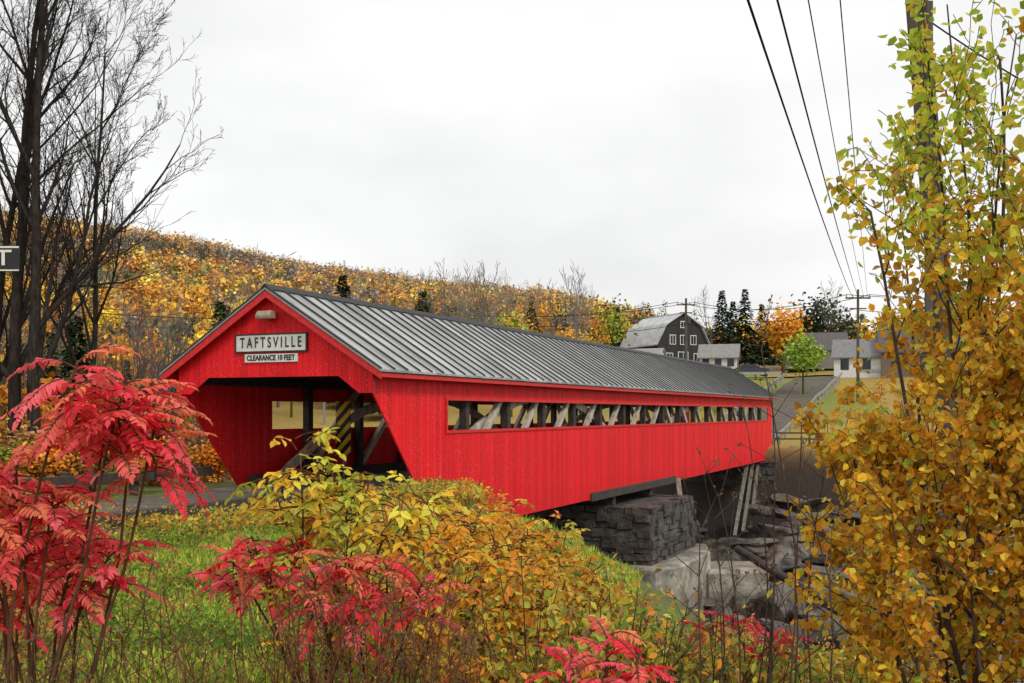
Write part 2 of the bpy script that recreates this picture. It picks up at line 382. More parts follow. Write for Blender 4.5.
# ------------------------------------------------------------------ masonry
def masonry(b, u0, u1, v0, v1, z0, z1, face_batter=.06):
    z=z0
    while z<z1:
        h=random.uniform(.14, .38); ins=(z-z0)*face_batter
        for (axis, lo, hi) in (('v', v0+ins, v1-ins), ('u', u0+ins, u1-ins)):
            for side in (0, 1):
                p=lo
                while p<hi:
                    l=random.uniform(.3, 1.3); q=min(p+l, hi); d=random.uniform(-.05, .14)
                    if axis=='v':
                        f=(u0+ins-d, u0+ins+.45) if side==0 else (u1-ins-.45, u1-ins+d)
                        b.stone(f[0], f[1], p+.01, q-.01, z+.01, min(z+h, z1)-.01, 0, .045)
                    else:
                        f=(v0+ins-d, v0+ins+.45) if side==0 else (v1-ins-.45, v1-ins+d)
                        b.stone(p+.01, q-.01, f[0], f[1], z+.01, min(z+h, z1)-.01, 0, .045)
                    p=q
        z+=h
    b.box(u0+.35, u1-.35, v0+.35, v1-.35, z0, z1-.05, 0)
e=bempty("stone_pier"); b=MB(); masonry(b, 19.6, 27.2, -4.9, 3.7, -4.2, -1.75); b.build("masonry", [M_stone], e, .02)
b=MB()
b.prism([(18.8, 5.2), (28.2, 5.2), (28.2, -5.2), (25.5, -6.0), (20.4, -6.0), (18.8, -5.4)], -7.6, -4.15, 'z')
b.prism([(24.6, -6.05), (28.3, -5.25), (29.4, -7.6), (26.0, -8.6)], -7.6, -5.0, 'z')
b.build("concrete_footing", [M_conc], e, .1)
b=MB(); b.box(20.3, 20.7, -3.0, 3.0, -1.75, -1.35); b.box(26.0, 26.4, -3.0, 3.0, -1.75, -1.35)
for v in (-3.05, 2.9):
    b.beam((27.8, v-1.2, -4.1), (30.4, v-.1, -1.2), .26, .26, 1)
    b.box(17, 30, v-.16, v+.16, -1.35, -1.0)
b.build("bearing_timbers", [M_dark, M_greyt], e, .02)
e=bempty("stone_abutment"); b=MB(); masonry(b, 1.5, 6.2, -3.0, 3.0, -5.5, -1.35, .03); b.build("masonry", [M_stone], e, .02)
e=bempty("stone_abutment"); b=MB(); masonry(b, 53.5, 58, -4.2, 4.0, -7.5, -1.25, .03)
masonry(b, 56.2, 58.5, -12, -4.3, -7.4, -.3, .03)
for k in range(3): b.beam((45+k*2.6, -3.0, -5.6), (50+k*2.0, -2.8, -1.2), .2, .2, 1)
b.build("masonry", [M_stone, M_greyt], e, .02)
e=bempty("retaining_wall"); b=MB(); masonry(b, 55.2, 57.6, -30, -12.2, -7.3, -2.0, .05); masonry(b, 52.6, 55.0, -26, -6, -7.4, -4.4, .05)
b.build("masonry", [M_stone], e, .02)
e=bempty("concrete_wall"); b=MB(); b.prism([(44, -6.8), (47.5, -6.8), (47.0, -4.4), (45.2, -4.3)], -34, -18, 'y'); b.build("wall", [M_conc], e, .1)
e=bempty("guardrail"); b=MB()
for v in (-3.0, 3.0):
    for u in np.arange(59, 100, 2.5):
        x, y=xy(u, v); z=float(terr(x, y)); b.box(u-.08, u+.08, v-.08, v+.08, z-.2, z+.95)
        x2, y2=xy(u+2.5, v); z2=float(terr(x2, y2)); b.beam((u, v, z+.8), (u+2.5, v, z2+.8), .08, .28)
b.build("posts_and_rails", [M_galv], e)
e=bempty("guardrail"); b=MB()
for v in np.arange(-110, 40, 3.):
    if abs(v)<4: continue
    x, y=xy(104, v); z=float(terr(x, y)); b.box(103.9, 104.05, v-.08, v+.08, z-.2, z+.85, 1)
    x2, y2=xy(104, v+3); z2=float(terr(x2, y2)); b.beam((103.85, v, z+.72), (103.85, v+3, z2+.72), .06, .3)
b.build("posts_and_rails", [M_galv, M_pole], e)
e=bempty("rail_fence"); b=MB()
for v in np.arange(-60, -5, 2.6):
    x, y=xy(60.5, v); z=float(terr(x, y)); b.box(60.4, 60.55, v-.07, v+.07, z-.2, z+1.1)
    x2, y2=xy(60.5, v+2.6); z2=float(terr(x2, y2))
    for h in (.5, .95): b.beam((60.36, v, z+h), (60.36, v+2.6, z2+h), .05, .12)
b.build("posts_and_rails", [M_pole], e)

# ------------------------------------------------------------------ river rocks
import bmesh
def ico(sub):
    bm=bmesh.new(); bmesh.ops.create_icosphere(bm, subdivisions=sub, radius=1); v=[tuple(x.co) for x in bm.verts]; f=[[q.index for q in p.verts] for p in bm.faces]; bm.free(); return np.array(v), f
iv, ifc=ico(3)
def rocks(name, spots):
    vs=[]; fs=[]; n=0
    for (x, y, z, sx, sy, sz, rot) in spots:
        p=iv.copy()
        for _ in range(9):
            d=nrm(R.normal(0, 1, 3)); lim=R.uniform(.45, .8); s_=p@d; p=p-np.maximum(s_-lim, 0)[:, None]*d
        p=p+R.normal(0, .012, p.shape); p*=np.array((sx, sy, sz)); c, s_=math.cos(rot), math.sin(rot)
        tl=R.uniform(-.3, .3); p[:, 2]+=p[:, 0]*tl
        q=np.stack([p[:, 0]*c-p[:, 1]*s_+x, p[:, 0]*s_+p[:, 1]*c+y, p[:, 2]+z], 1)
        vs.append(q); fs+=[[i+n for i in f] for f in ifc]; n+=len(q)
    me=bpy.data.meshes.new(name); me.from_pydata(np.concatenate(vs).tolist(), [], fs); me.materials.append(M_rock); me.update()
    return link(bpy.data.objects.new(name, me))
sp=[]
for _ in range(1100):
    u=R.uniform(-6, 53); v=R.uniform(-30, 6); x, y=xy(u, v); z=float(terr(x, y))
    if z>-3.6 or x < -1: continue
    s=R.uniform(.25, 1.0)**2*1.7
    sp.append((x, y, max(z, -7)+.2, s*R.uniform(.8, 1.5), s*R.uniform(.6, 1.1), s*R.uniform(.4, .75), RZ+R.normal(0, .5)))
for k in range(110):
    u=R.uniform(38, 53); v=R.uniform(-30, -4); x, y=xy(u, v); z=-6.9+(u-38)*.2
    sp.append((x, y, z, R.uniform(1, 2.4), R.uniform(.6, 1.3), R.uniform(.3, .6), RZ+1.57+R.normal(0, .25)))
rocks("river_rocks", sp)
b=MB(); b.cyl((9.6, 47, -3.6), (13.4, 40, -5.9), .16, .22, 10); b.build("fallen_log", [M_dark])

# ------------------------------------------------------------------ trees
def grow(S, T, p, d, L, r, lev, sp):
    n=sp['seg'][lev]; step=L/n; r0=r
    for i in range(n):
        d=d+R.normal(0, sp['wig'][lev], 3)+np.array((0, 0, sp['up'][lev])); d/=np.linalg.norm(d)
        q=p+d*step; r1=max(r0*(1-(i+1)/n*(1-sp['taper'])), sp['rmin'])
        if 'inside' in sp and not sp['inside'](q): return
        rr=max(r0*(1-i/n*(1-sp['taper'])), sp['rmin'])
        S.append((p, q, rr, r1)); T.append((q, d, lev))
        if lev<sp['max'] and (i+1)/n>sp['start'][lev]:
            for _ in range(int(sp['kids'][lev]+R.random())):
                ax=np.cross(d, R.normal(0, 1, 3)); ax/=np.linalg.norm(ax); an=R.uniform(*sp['ang'])
                dd=d*math.cos(an)+ax*math.sin(an)
                grow(S, T, q, dd, L*sp['ratio']*R.uniform(.7, 1.15)*(1-.45*i/n), r1*sp['rr'], lev+1, sp)
        p=q
BARE=dict(seg=[11, 8, 6, 5, 3], wig=[.04, .09, .11, .12, .14], up=[.03, .08, .07, .05, .02], taper=.22, rmin=.0055, start=[.18, .15, .1, .1], kids=[1.6, 1.2, 1.05, .8], ang=(.3, .75), ratio=.46, rr=.55, max=4)
def bare_tree(name, x, y, h, r, lean=(0, 0), sp=BARE, col=(.04, .034, .03)):
    S=[]; T=[]; z=float(terr(x, y))-.2
    grow(S, T, np.array((x, y, z)), nrm(np.array((lean[0], lean[1], 1.))), h, r, 0, sp)
    a=Acc(); tubes(a, S, col, 5); return a.build(name, [M_bark], True), S, T
bare_tree("bare_tree", -14.7, 34, 17.5, .23, (.01, 0))
bare_tree("bare_tree", -15.8, 35, 18, .24, (-.03, 0))
bare_tree("bare_tree", -14.2, 36.5, 14.5, .13, (.10, 0))
bare_tree("bare_tree", -17.6, 37, 17, .18, (.0, 0))

def tpl_crown(nq, seed=0, w=.34, sz=.07, trunk=True):
    r=np.random.default_rng(seed); a=Acc()
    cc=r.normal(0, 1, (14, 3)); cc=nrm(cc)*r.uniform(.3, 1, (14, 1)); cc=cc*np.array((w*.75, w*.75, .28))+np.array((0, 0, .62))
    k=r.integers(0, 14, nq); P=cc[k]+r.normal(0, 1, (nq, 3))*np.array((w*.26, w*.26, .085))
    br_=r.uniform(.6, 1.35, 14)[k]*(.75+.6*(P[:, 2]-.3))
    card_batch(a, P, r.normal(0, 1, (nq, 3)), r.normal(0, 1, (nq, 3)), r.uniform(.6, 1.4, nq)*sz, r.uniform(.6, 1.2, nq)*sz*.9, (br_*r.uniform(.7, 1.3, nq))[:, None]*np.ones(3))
    if trunk: tubes(a, [((0, 0, -.05), (0, 0, .45), .018, .012), ((0, 0, .4), (.1, .03, .75), .01, .005), ((0, 0, .35), (-.1, .04, .7), .01, .005)], (.25, .22, .2), 3)
    return a
def tpl_conifer(nq, seed=0):
    r=np.random.default_rng(seed); a=Acc(); h=r.uniform(0, 1, nq)**1.3; ph=r.uniform(0, 2*np.pi, nq)
    rad=.22*(1-h)*r.uniform(.2, 1, nq)*(.8+.25*np.sin(h*40))+.005
    P=np.stack([rad*np.cos(ph), rad*np.sin(ph), .08+h*.92], 1)
    A=np.stack([np.cos(ph), np.sin(ph), -.35+r.normal(0, .2, nq)], 1)
    card_batch(a, P, A, np.array((0, 0, 1.))+r.normal(0, .3, (nq, 3)), .04+.07*(1-h), .03+.02*(1-h), (r.uniform(.5, 1.4, nq))[:, None]*np.ones(3))
    tubes(a, [((0, 0, -.05), (0, 0, .95), .014, .003)], (.4, .35, .3), 3); return a
def tpl_bare(seed, lo=False):
    S=[]; T=[]; grow(S, T, np.array((0, 0, -.03)), np.array((0, 0, 1.)), .85, .014, 0, dict(BARE, seg=[6, 4, 3, 3], max=2 if lo else 3, rmin=.0022 if lo else .0014, kids=[1.9, 1.3, .8], ang=(.3, .7), up=[.03, .12, .1, .1], ratio=.52))
    a=Acc(); tubes(a, S, (1, 1, 1), 3); return a
def freeze(a): return np.concatenate(a.v), np.concatenate(a.f), np.concatenate(a.c)
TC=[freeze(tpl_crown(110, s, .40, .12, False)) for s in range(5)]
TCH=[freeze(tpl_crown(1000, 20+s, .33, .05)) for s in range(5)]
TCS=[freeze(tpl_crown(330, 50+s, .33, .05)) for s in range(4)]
TN=[freeze(tpl_conifer(100, s)) for s in range(3)]
TNH=[freeze(tpl_conifer(900, 30+s)) for s in range(3)]
TB=[freeze(tpl_bare(s)) for s in range(5)]
TBL=[freeze(tpl_bare(s, True)) for s in range(5)]
def inst(acc, tp, x, y, z, h, col, wid=1.):
    v, f, c=tp; r=R.uniform(0, 6.28); cs, sn=math.cos(r), math.sin(r)
    vv=np.stack([(v[:, 0]*cs-v[:, 1]*sn)*h*wid+x, (v[:, 0]*sn+v[:, 1]*cs)*h*wid+y, v[:, 2]*h+z], 1)
    acc.add(vv, f, np.clip(c*np.array(col), 0, 1))
GOLD=[(.80, .46, .05), (.75, .33, .04), (.85, .58, .07), (.58, .26, .04), (.8, .40, .05)]
BROWN=[(.24, .18, .12), (.30, .21, .14), (.22, .19, .15), (.36, .23, .11)]
GREEN=[(.04, .07, .03), (.06, .10, .035), (.22, .27, .05)]
GREY=[(.24, .22, .2), (.18, .165, .155)]
a=Acc()
for _ in range(6400):
    px=R.uniform(-120, 1150); y=math.sqrt(R.uniform(185**2, 720**2)); x=(px-512)/1100*y
    z=float(terr(x, y)); haze=min(1, max(0, (y-220)/500))*.62
    patch=math.sin(x*.045+1)*math.cos(y*.028)*.8+.6*math.sin(x*.017-y*.019)+R.normal(0, .4)
    if patch>.75: tp, c, h=TN[R.integers(3)], GREEN[R.integers(2)], R.uniform(7, 12)
    elif patch>.15: tp, c, h=TC[R.integers(5)], BROWN[R.integers(4)], R.uniform(6, 9)
    elif patch>-.75: tp, c, h=TC[R.integers(5)], GOLD[R.integers(5)], R.uniform(6, 10)
    elif patch>-1.0: tp, c, h=TC[R.integers(5)], GREEN[2], R.uniform(6, 9)
    else: tp, c, h=TBL[R.integers(5)], GREY[R.integers(2)], R.uniform(7, 11)
    c=np.array(c)*(1-haze)+np.array((.46, .41, .37))*haze  # aerial haze painted into tree colour, greyer with distance
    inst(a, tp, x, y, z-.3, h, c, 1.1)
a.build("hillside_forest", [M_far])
a=Acc()
for _ in range(210):
    px=R.uniform(-60, 620); y=R.uniform(104, 190); x=(px-512)/1100*y; z=float(terr(x, y)); u, v=uv(x, y)
    if 102<u<115: continue
    q=R.random()
    if q<.14: inst(a, TNH[R.integers(3)], x, y, z, R.uniform(8, 13), GREEN[R.integers(2)])
    elif q<.50: inst(a, TCH[R.integers(5)], x, y, z, R.uniform(7, 11), GOLD[R.integers(5)])
    elif q<.62: inst(a, TCS[R.integers(4)], x, y, z, R.uniform(7, 11), (.30, .34, .06))
    elif q<.72: inst(a, TCS[R.integers(4)], x, y, z, R.uniform(8, 12), BROWN[R.integers(4)])
    else: inst(a, TB[R.integers(5)], x, y, z, R.uniform(10, 15), GREY[R.integers(2)])
a.build("riverside_woods", [M_far])
a=Acc()
for _ in range(150):
    px=R.uniform(-60, 230); y=R.uniform(40, 88); x=(px-512)/1100*y; u, v=uv(x, y)
    if v<5.5: continue
    z=float(terr(x, y)); q=R.random()
    if q<.35: inst(a, TCS[R.integers(4)], x, y, z-.4, R.uniform(3, 6.5), (.78, .32, .04) if R.random()<.5 else (.55, .28, .06), 1.2)
    elif q<.5: inst(a, TCH[R.integers(5)], x, y, z-.4, R.uniform(2.5, 4.5), (.7, .28, .04), 1.2)
    elif q<.66: inst(a, TCS[R.integers(4)], x, y, z-.4, R.uniform(3, 6), (.24, .26, .05), 1.2)
    elif q<.74: inst(a, TNH[R.integers(3)], x, y, z, R.uniform(5, 8), GREEN[0])
    else: inst(a, TB[R.integers(5)], x, y, z, R.uniform(6, 10), (.13, .11, .10))
for _ in range(70):
    u=R.uniform(-9, 6); v=R.uniform(5.5, 16); x, y=xy(u, v)
    inst(a, TCH[R.integers(5)], x, y, float(terr(x, y))-.4, R.uniform(1.2, 2.8), [(.75, .28, .04), (.22, .26, .04), (.65, .38, .06), (.38, .2, .07)][R.integers(4)], 1.4)
a.build("roadside_brush", [M_far])
a=Acc()
for _ in range(120):
    u=R.uniform(58.5, 101); v=-R.uniform(3.8, 40) if R.random()<.8 else R.uniform(4, 12); x, y=xy(u, v)
    if u<66 and v>-10: continue
    inst(a, TCS[R.integers(4)], x, y, float(terr(x, y))-.5, R.uniform(1.0, 2.6), [(.6, .5, .06), (.18, .25, .04), (.7, .36, .05), (.3, .2, .08)][R.integers(4)], 1.3)
for _ in range(40):
    u=R.uniform(54.5, 58); v=-R.uniform(5, 30); x, y=xy(u, v)
    inst(a, TCS[R.integers(4)], x, y, -2.4 if u>55.2 else -4.6, R.uniform(.7, 1.5), [(.5, .42, .06), (.16, .22, .04), (.5, .26, .05)][R.integers(3)], 1.3)
a.build("far_bank_shrubs", [M_far])
def single(name, tp, px, y, h, col, wid=1., dz=0):
    a=Acc(); x=(px-512)/1100*y; inst(a, tp, 0, 0, 0, h, col, wid); o=a.build(name, [M_far]); o.location=(x, y, float(terr(x, y))+dz); return o
for px, y, h in ((722, 172, 12), (745, 176, 12.5), (762, 190, 11), (733, 185, 11), (343, 130, 14.5), (226, 120, 12)):
    single("conifer_tree", TNH[R.integers(3)], px, y, h, (.04, .06, .035))
for px, y, h, c in ((782, 150, 10, (.9, .40, .04)), (803, 112, 7.0, (.30, .42, .05)), (815, 170, 12, (.06, .08, .05)), (845, 160, 9, (.10, .10, .05)), (893, 150, 8, (.5, .4, .05)), (930, 170, 12, (.12, .13, .04)), (985, 140, 9, (.6, .35, .05)), (1015, 120, 8, (.35, .35, .05)), (585, 150, 7, (.85, .55, .05)), (560, 135, 7, (.7, .36, .04)), (445, 120, 9.5, (.8, .38, .05)), (395, 118, 10.5, (.85, .34, .05)), (370, 128, 10, (.8, .42, .05)), (212, 105, 10.5, (.9, .52, .05)), (140, 100, 9, (.8, .4, .04))):
    single("autumn_tree", TCH[R.integers(5)], px, y, h, c, 1.1)
for px, y, h in ((250, 118, 16), (432, 125, 14), (468, 130, 14), (712, 175, 12), (835, 165, 12), (278, 125, 14)):
    single("bare_tree", TB[R.integers(5)], px, y, h, (.16, .14, .13), 1.2)

# ------------------------------------------------------------------ barn and houses
def barn(px, y, rz):
    x=(px-512)/1100*y; e=empty("gambrel_barn", (x, y, float(terr(x, y))-.3), rz)
    W=4.1; Lb=11.; prof=[(-W, 0), (-W, 3.9), (-W*.68, 6.6), (0, 8.3), (W*.68, 6.6), (W, 3.9), (W, 0)]
    b=MB(); b.prism(prof, 0, Lb, 'y'); b.build("walls", [boards("dark_barn_boards", (.045, .042, .042), 'X', .3, .1)], e)
    b=MB()
    rp=[(-W-.35, 3.7), (-W*.68-.05, 6.68), (0, 8.44), (W*.68+.05, 6.68), (W+.35, 3.7)]
    for p, q in zip(rp[:-1], rp[1:]):
        b.prism([p, q, (q[0], q[1]+.16), (p[0], p[1]+.16)], -.4, Lb+.4, 'y')
    b.build("metal_roof", [simple("pale_metal_roof", (.50, .51, .52), .5, 1.2, .3, .1, .2)], e)
    b=MB()
    for cx, cz, w, h in ((-2.2, 1.9, .9, 1.4), (0, 1.7, 1.5, 2.2), (2.3, 1.9, .9, 1.4), (-1.7, 4.6, .8, 1.2), (1.7, 4.6, .8, 1.2), (0, 4.6, .8, 1.2), (0, 6.8, .7, .8)):
        b.box(cx-w/2-.1, cx+w/2+.1, -.06, -.003, cz-h/2-.1, cz+h/2+.1, 0); b.box(cx-w/2, cx+w/2, -.075, -.061, cz-h/2, cz+h/2, 1)
        b.box(cx-.03, cx+.03, -.09, -.076, cz-h/2, cz+h/2, 0)
    for k in range(4):
        yy=1.6+k*2.6; b.box(-W-.05, -W-.003, yy-.5, yy+.5, 1.4, 2.8, 0); b.box(-W-.065, -W-.051, yy-.4, yy+.4, 1.5, 2.7, 1)
    b.build("windows", [M_white, M_glass], e)
barn(683, 158, math.radians(22))
def house(name, px, y, rz, W, L, H, wall, roofc):
    x=(px-512)/1100*y; e=empty(name, (x, y, float(terr(x, y))-.2), rz); b=MB()
    b.prism([(-W/2, 0), (-W/2, H), (0, H+W*.38), (W/2, H), (W/2, 0)], 0, L, 'y'); b.build("walls", [simple(name+"_siding", wall, .7, 3, .1, .1)], e)
    b=MB()
    for s in (-1, 1): b.prism([(0, H+W*.38+.03), (s*(W/2+.35), H-.22), (s*(W/2+.35), H-.08), (0, H+W*.38+.18)], -.3, L+.3, 'y')
    b.build("roof", [simple(name+"_roof", roofc, .7, 3, .2, .2)], e)
    b=MB()
    for k in range(3):
        for s in (-1, 1):
            yy=L*(k+.5)/3; xx=s*(W/2+.03); b.box(min(xx, xx-s*.027), max(xx, xx-s*.027), yy-.45, yy+.45, 1.1, 2.4)
    for cx in (-W/4, W/4): b.box(cx-.4, cx+.4, -.04, -.003, 1.1, 2.4)
    b.build("windows", [M_glass], e)
house("white_house", 662, 147, math.radians(62), 4.2, 4.2, 2.6, (.7, .7, .68), (.3, .3, .3))
house("white_house", 900, 124, math.radians(70), 5, 7, 2.6, (.7, .7, .68), (.2, .2, .2))
house("white_house", 738, 150, math.radians(75), 4.4, 5, 2.4, (.62, .6, .56), (.25, .24, .23))
house("brown_house", 965, 122, math.radians(75), 6, 9, 3, (.16, .12, .09), (.09, .08, .08))
house("grey_house", 600, 172, math.radians(70), 6, 9, 3, (.4, .38, .35), (.12, .1, .1))
house("grey_house", 845, 150, math.radians(80), 6, 8, 2.6, (.2, .18, .16), (.1, .09, .09))

def car(name, px, uu, rz, colr, van=False):
    k=(px-512)/1100; y=(uu+CY*AX[1]+CX*AX[0])/(k*AX[0]+AX[1]); x=k*y
    e=empty(name, (x, y, float(terr(x, y))+.26), rz); b=MB(); H=1.45 if not van else 1.8
    body=[(-2.2, .3), (-2.25, .75), (-2.1, .92), (-1.2, .98), (1.75, 1.0), (2.15, .9), (2.2, .35)]
    b.prism(body, -.88, .88, 'y', 0)
    cab=[(-1.25, .98), (-.55, H-.03), (.0, H), (1.0, H-.02), (1.75, 1.0)]
    b.prism(cab, -.74, .74, 'y', 0)
    gl=[(-1.05, 1.02), (-.5, H-.1), (.95, H-.1), (1.5, 1.04)]
    for s in (-1, 1): b.prism(gl, min(s*.745, s*.755), max(s*.745, s*.755), 'y', 1)
    b.beam((-1.22, 0, 1.03), (-.6, 0, H-.1), 1.3, .06, 1); b.beam((1.72, 0, 1.05), (1.1, 0, H-.1), 1.3, .06, 1)
    b.build("body", [simple(name+"_paint", colr, .3, 2, .05, 0), M_glass], e, .05)
    b=MB()
    for wx in (-1.4, 1.4):
        for s in (-1, 1): b.cyl((wx, s*.7, .33), (wx, s*.92, .33), .33, k=18, m=0); b.cyl((wx, s*.921, .33), (wx, s*.93, .33), .2, k=14, m=1)
    b.build("wheels", [M_tyre, M_galv], e)
rr=RZ+math.pi/2
car("parked_car", 752, 107, rr, (.05, .05, .06)); car("white_car", 862, 107, rr, (.75, .76, .78), True); car("parked_car", 925, 110, rr, (.12, .13, .15))

# ------------------------------------------------------------------ poles & wires
def wire(acc, p0, p1, sag, r):
    p0=np.array(p0, float); p1=np.array(p1, float); pr=None; S=[]
    for k in range(33):
        s=k/32; p=p0*(1-s)+p1*s; p[2]-=sag*4*s*(1-s)
        if pr is not None: S.append((pr, p, r, r))
        pr=p
    tubes(acc, S, (.03, .03, .03), 5)
def far_pole(px, y, ztop, rad=.16):
    x=(px-512)/1100*y; zg=float(terr(x, y)); e=empty("utility_pole", (x, y, zg)); b=MB(); h=ztop-zg
    b.cyl((0, 0, -.3), (0, 0, h), rad, rad*.7, 10); b.box(-1.2, 1.2, -.07, .07, h-.9, h-.75); b.box(-.8, .8, -.07, .07, h-1.9, h-1.78)
    for q in (-1.1, -.5, .5, 1.1): b.cyl((q, 0, h-.75), (q, 0, h-.5), .05, .04, 8)
    b.cyl((.35, -.2, h-3.2), (.35, -.2, h-2.4), .22, .22, 12)
    b.build("pole", [M_pole], e); return x, y, ztop
p1=far_pole(686, 140, 16.8, .2); p2=far_pole(858, 105, 14.0); p0=far_pole(430, 150, 16.5); p3=far_pole(562, 160, 16)
w=Acc()
wire(w, (-4.1, -6, 8.4), (p2[0]-.6, p2[1], 13.4), .5, .024); wire(w, (-3.6, -6, 8.3), (p2[0], p2[1], 13.3), .5, .020)
wire(w, (-3.2, -6, 8.9), (p2[0]+.5, p2[1], 13.5), .5, .013); wire(w, (-2.6, -6, 9.1), (p2[0]+.9, p2[1], 13.4), .4, .013)
for dx, dz in ((-1.1, -.5), (1.1, -.5), (0, -1.8), (.2, -3.2)):
    wire(w, (p1[0]+dx, p1[1], p1[2]+dz), (p2[0]+dx, p2[1], p2[2]+dz), 1.2, .035)
    wire(w, (p1[0]+dx, p1[1], p1[2]+dz), (p0[0]+dx, p0[1], p0[2]+dz), 1.2, .035)
    wire(w, (p0[0]+dx, p0[1], p0[2]+dz), (-60, 120, 15+dz), 1.5, .035)
for dx, dz in ((-1.1, -.5), (1.1, -.5), (0, -2)): wire(w, (p2[0]+dx, p2[1], p2[2]+dz), (70, 90, 14+dz), 1.2, .03)
wire(w, (4.7, 13, 7.0), (9.5, 13.5, 5.0), .3, .010); wire(w, (4.2, 12, 8.2), (9.5, 14, 8.9), .5, .008)
w.build("power_lines", [M_bark])
e=empty("utility_pole", (0, 0, 0)); b=MB(); b.cyl((5.80, 13, -5.5), (4.66, 13, 8.6), .165, .125, 18); b.box(4.83, 4.90, 12.80, 12.88, 2.5, 7, 0)
b.build("pole", [M_pole], e)
e=empty("street_sign", (-5.98, 12, 0)); b=MB(); b.cyl((-.0, .05, -.2), (-.0, .05, 4.3), .035, k=10, m=1); b.box(-.75, .6, 0, .012, 3.75, 4.02, 0)
b.box(-.75, .6, -.004, -.001, 4.00, 4.02, 2); b.box(-.75, .6, -.004, -.001, 3.75, 3.765, 2)
b.build("panel_and_post", [M_black, M_galv, M_white], e)
o=text("MAIN ST", "lettering", .24, (-.06, -.008, 3.885), 1.15, e, M_white, .002, .01); o.rotation_euler=(math.pi/2, 0, 0)

# ------------------------------------------------------------------ near vegetation
STEM=(.12, .06, .035)
def stemline(S, p0, p1, r0, r1, n=6, bend=.06):
    p0=np.array(p0, float); p1=np.array(p1, float); pts=[p0]
    off=R.normal(0, bend, 3)*np.linalg.norm(p1-p0); off[2]=0
    for k in range(1, n+1):
        s=k/n; pts.append(p0*(1-s)+p1*s+off*math.sin(math.pi*s)+R.normal(0, .006, 3))
    for k in range(n): S.append((pts[k], pts[k+1], r0+(r1-r0)*k/n, r0+(r1-r0)*(k+1)/n))
    return pts
def frond(LV, S, c, phi, L, el, pairs, ll, lw, pal, droop=1.3):
    d=np.array((math.cos(phi)*math.cos(el), math.sin(phi)*math.cos(el), math.sin(el))); p=np.array(c, float); n=pairs+2
    base=np.array(pal[R.integers(len(pal))])*R.uniform(.8, 1.2); h=np.array((d[0], d[1], 0)); h/=np.linalg.norm(h)+1e-6; side=np.array((-h[1], h[0], 0))
    tw=R.normal(0, .3); side=side+np.array((0, 0, tw)); side/=np.linalg.norm(side)
    for k in range(n):
        q=p+d*L/n; S.append((p, q, .0045*(1-k/n)+.0012, .0045*(1-(k+1)/n)+.0012))
        if k>=2:
            s=(k-2)/max(1, pairs-1); sz=math.sin(math.pi*(.22+.68*s))
            for sg in (-1, 1):
                if R.random()<.06: continue
                ax=side*sg+d*.45+np.array((0, 0, -.38))+R.normal(0, .16, 3)
                LV.append((q, ax, np.cross(ax, d)*-sg+R.normal(0, .3, 3), ll*sz*R.uniform(.75, 1.15), lw*R.uniform(.75, 1.15), np.clip(base*R.uniform(.75, 1.25), 0, 1)))
        p=q; d=d+np.array((0, 0, -droop/n)); d/=np.linalg.norm(d)
    LV.append((p, d, np.array((0, 0, 1.))+R.normal(0, .2, 3), ll*.8, lw, base))
def flush(acc, LV, m=0):
    leaf_batch(acc, np.array([l[0] for l in LV]), np.array([l[1] for l in LV]), np.array([l[2] for l in LV]), np.array([l[3] for l in LV]), np.array([l[4] for l in LV]), np.clip(np.array([l[5] for l in LV]), 0, 1), m)
RP=[(.98, .08, .11), (.98, .11, .12), (.98, .20, .16), (.88, .04, .07), (.98, .17, .20), (.96, .28, .14)]
def sumac(name, base, tips, FL=.46, nf=11, pal=RP, pairs=13, ll=.09, lw=.026):
    S=[]; LV=[]; base=np.array(base, float); base[2]=float(terr(base[0], base[1]))-.1
    for t_ in tips:
        t_=np.array(t_, float); b0=base+R.normal(0, .08, 3)*(1, 1, 0); stemline(S, b0, t_, .013, .007, 8, .05)
        ph0=R.uniform(0, 6.28)
        for k in range(nf):
            frond(LV, S, t_+np.array((0, 0, -.02*k)), ph0+k*2.4, FL*R.uniform(.7, 1.1), R.uniform(-.2, 1.0), pairs, ll, lw, pal, R.uniform(.6, 1.7))
    a=Acc(); flush(a, LV, 0); tubes(a, S, STEM, 5, 1); a.build(name, [M_leaf, M_bark])
sumac("staghorn_sumac", (-2.75, 6.1, 0), [(-2.12, 6.0, 2.40), (-2.26, 6.2, 2.24), (-1.98, 6.1, 2.16), (-2.34, 5.9, 2.46), (-2.10, 5.9, 2.28), (-2.70, 6.0, 1.90), (-2.92, 6.2, 1.82), (-2.55, 6.1, 1.78), (-2.82, 5.9, 1.68)], .40, 17)
sumac("staghorn_sumac", (-2.85, 6.6, 0), [(-2.85, 6.4, 1.46), (-2.70, 6.6, 1.60), (-3.1, 6.6, 1.4), (-2.50, 6.4, 1.46), (-2.30, 6.3, 1.40), (-2.95, 6.3, 1.22), (-2.55, 6.3, 1.28)], .36, 14, ll=.085)
sumac("staghorn_sumac", (-1.3, 7.6, 0), [(-1.75, 7.4, 1.36), (-1.45, 7.4, 1.40), (-1.1, 7.0, 1.26), (-1.6, 7.2, 1.20), (-.8, 7.0, 1.22), (-1.25, 6.9, 1.14), (-1.9, 7.5, 1.18), (-.58, 7.0, 1.12), (-1.0, 6.8, 1.06)], .33, 13, ll=.08)
sumac("staghorn_sumac", (.42, 5.4, 0), [(.30, 5.4, 1.0), (.48, 5.5, 1.08), (.60, 5.3, 1.02), (.42, 5.2, .94), (.66, 5.5, .95), (.26, 5.3, .90)], .22, 15, ll=.058, lw=.019)
sumac("staghorn_sumac", (1.75, 8.6, 0), [(1.55, 8.6, .62), (1.8, 8.7, .55), (2.05, 8.6, .45)], .28, 10, ll=.07)
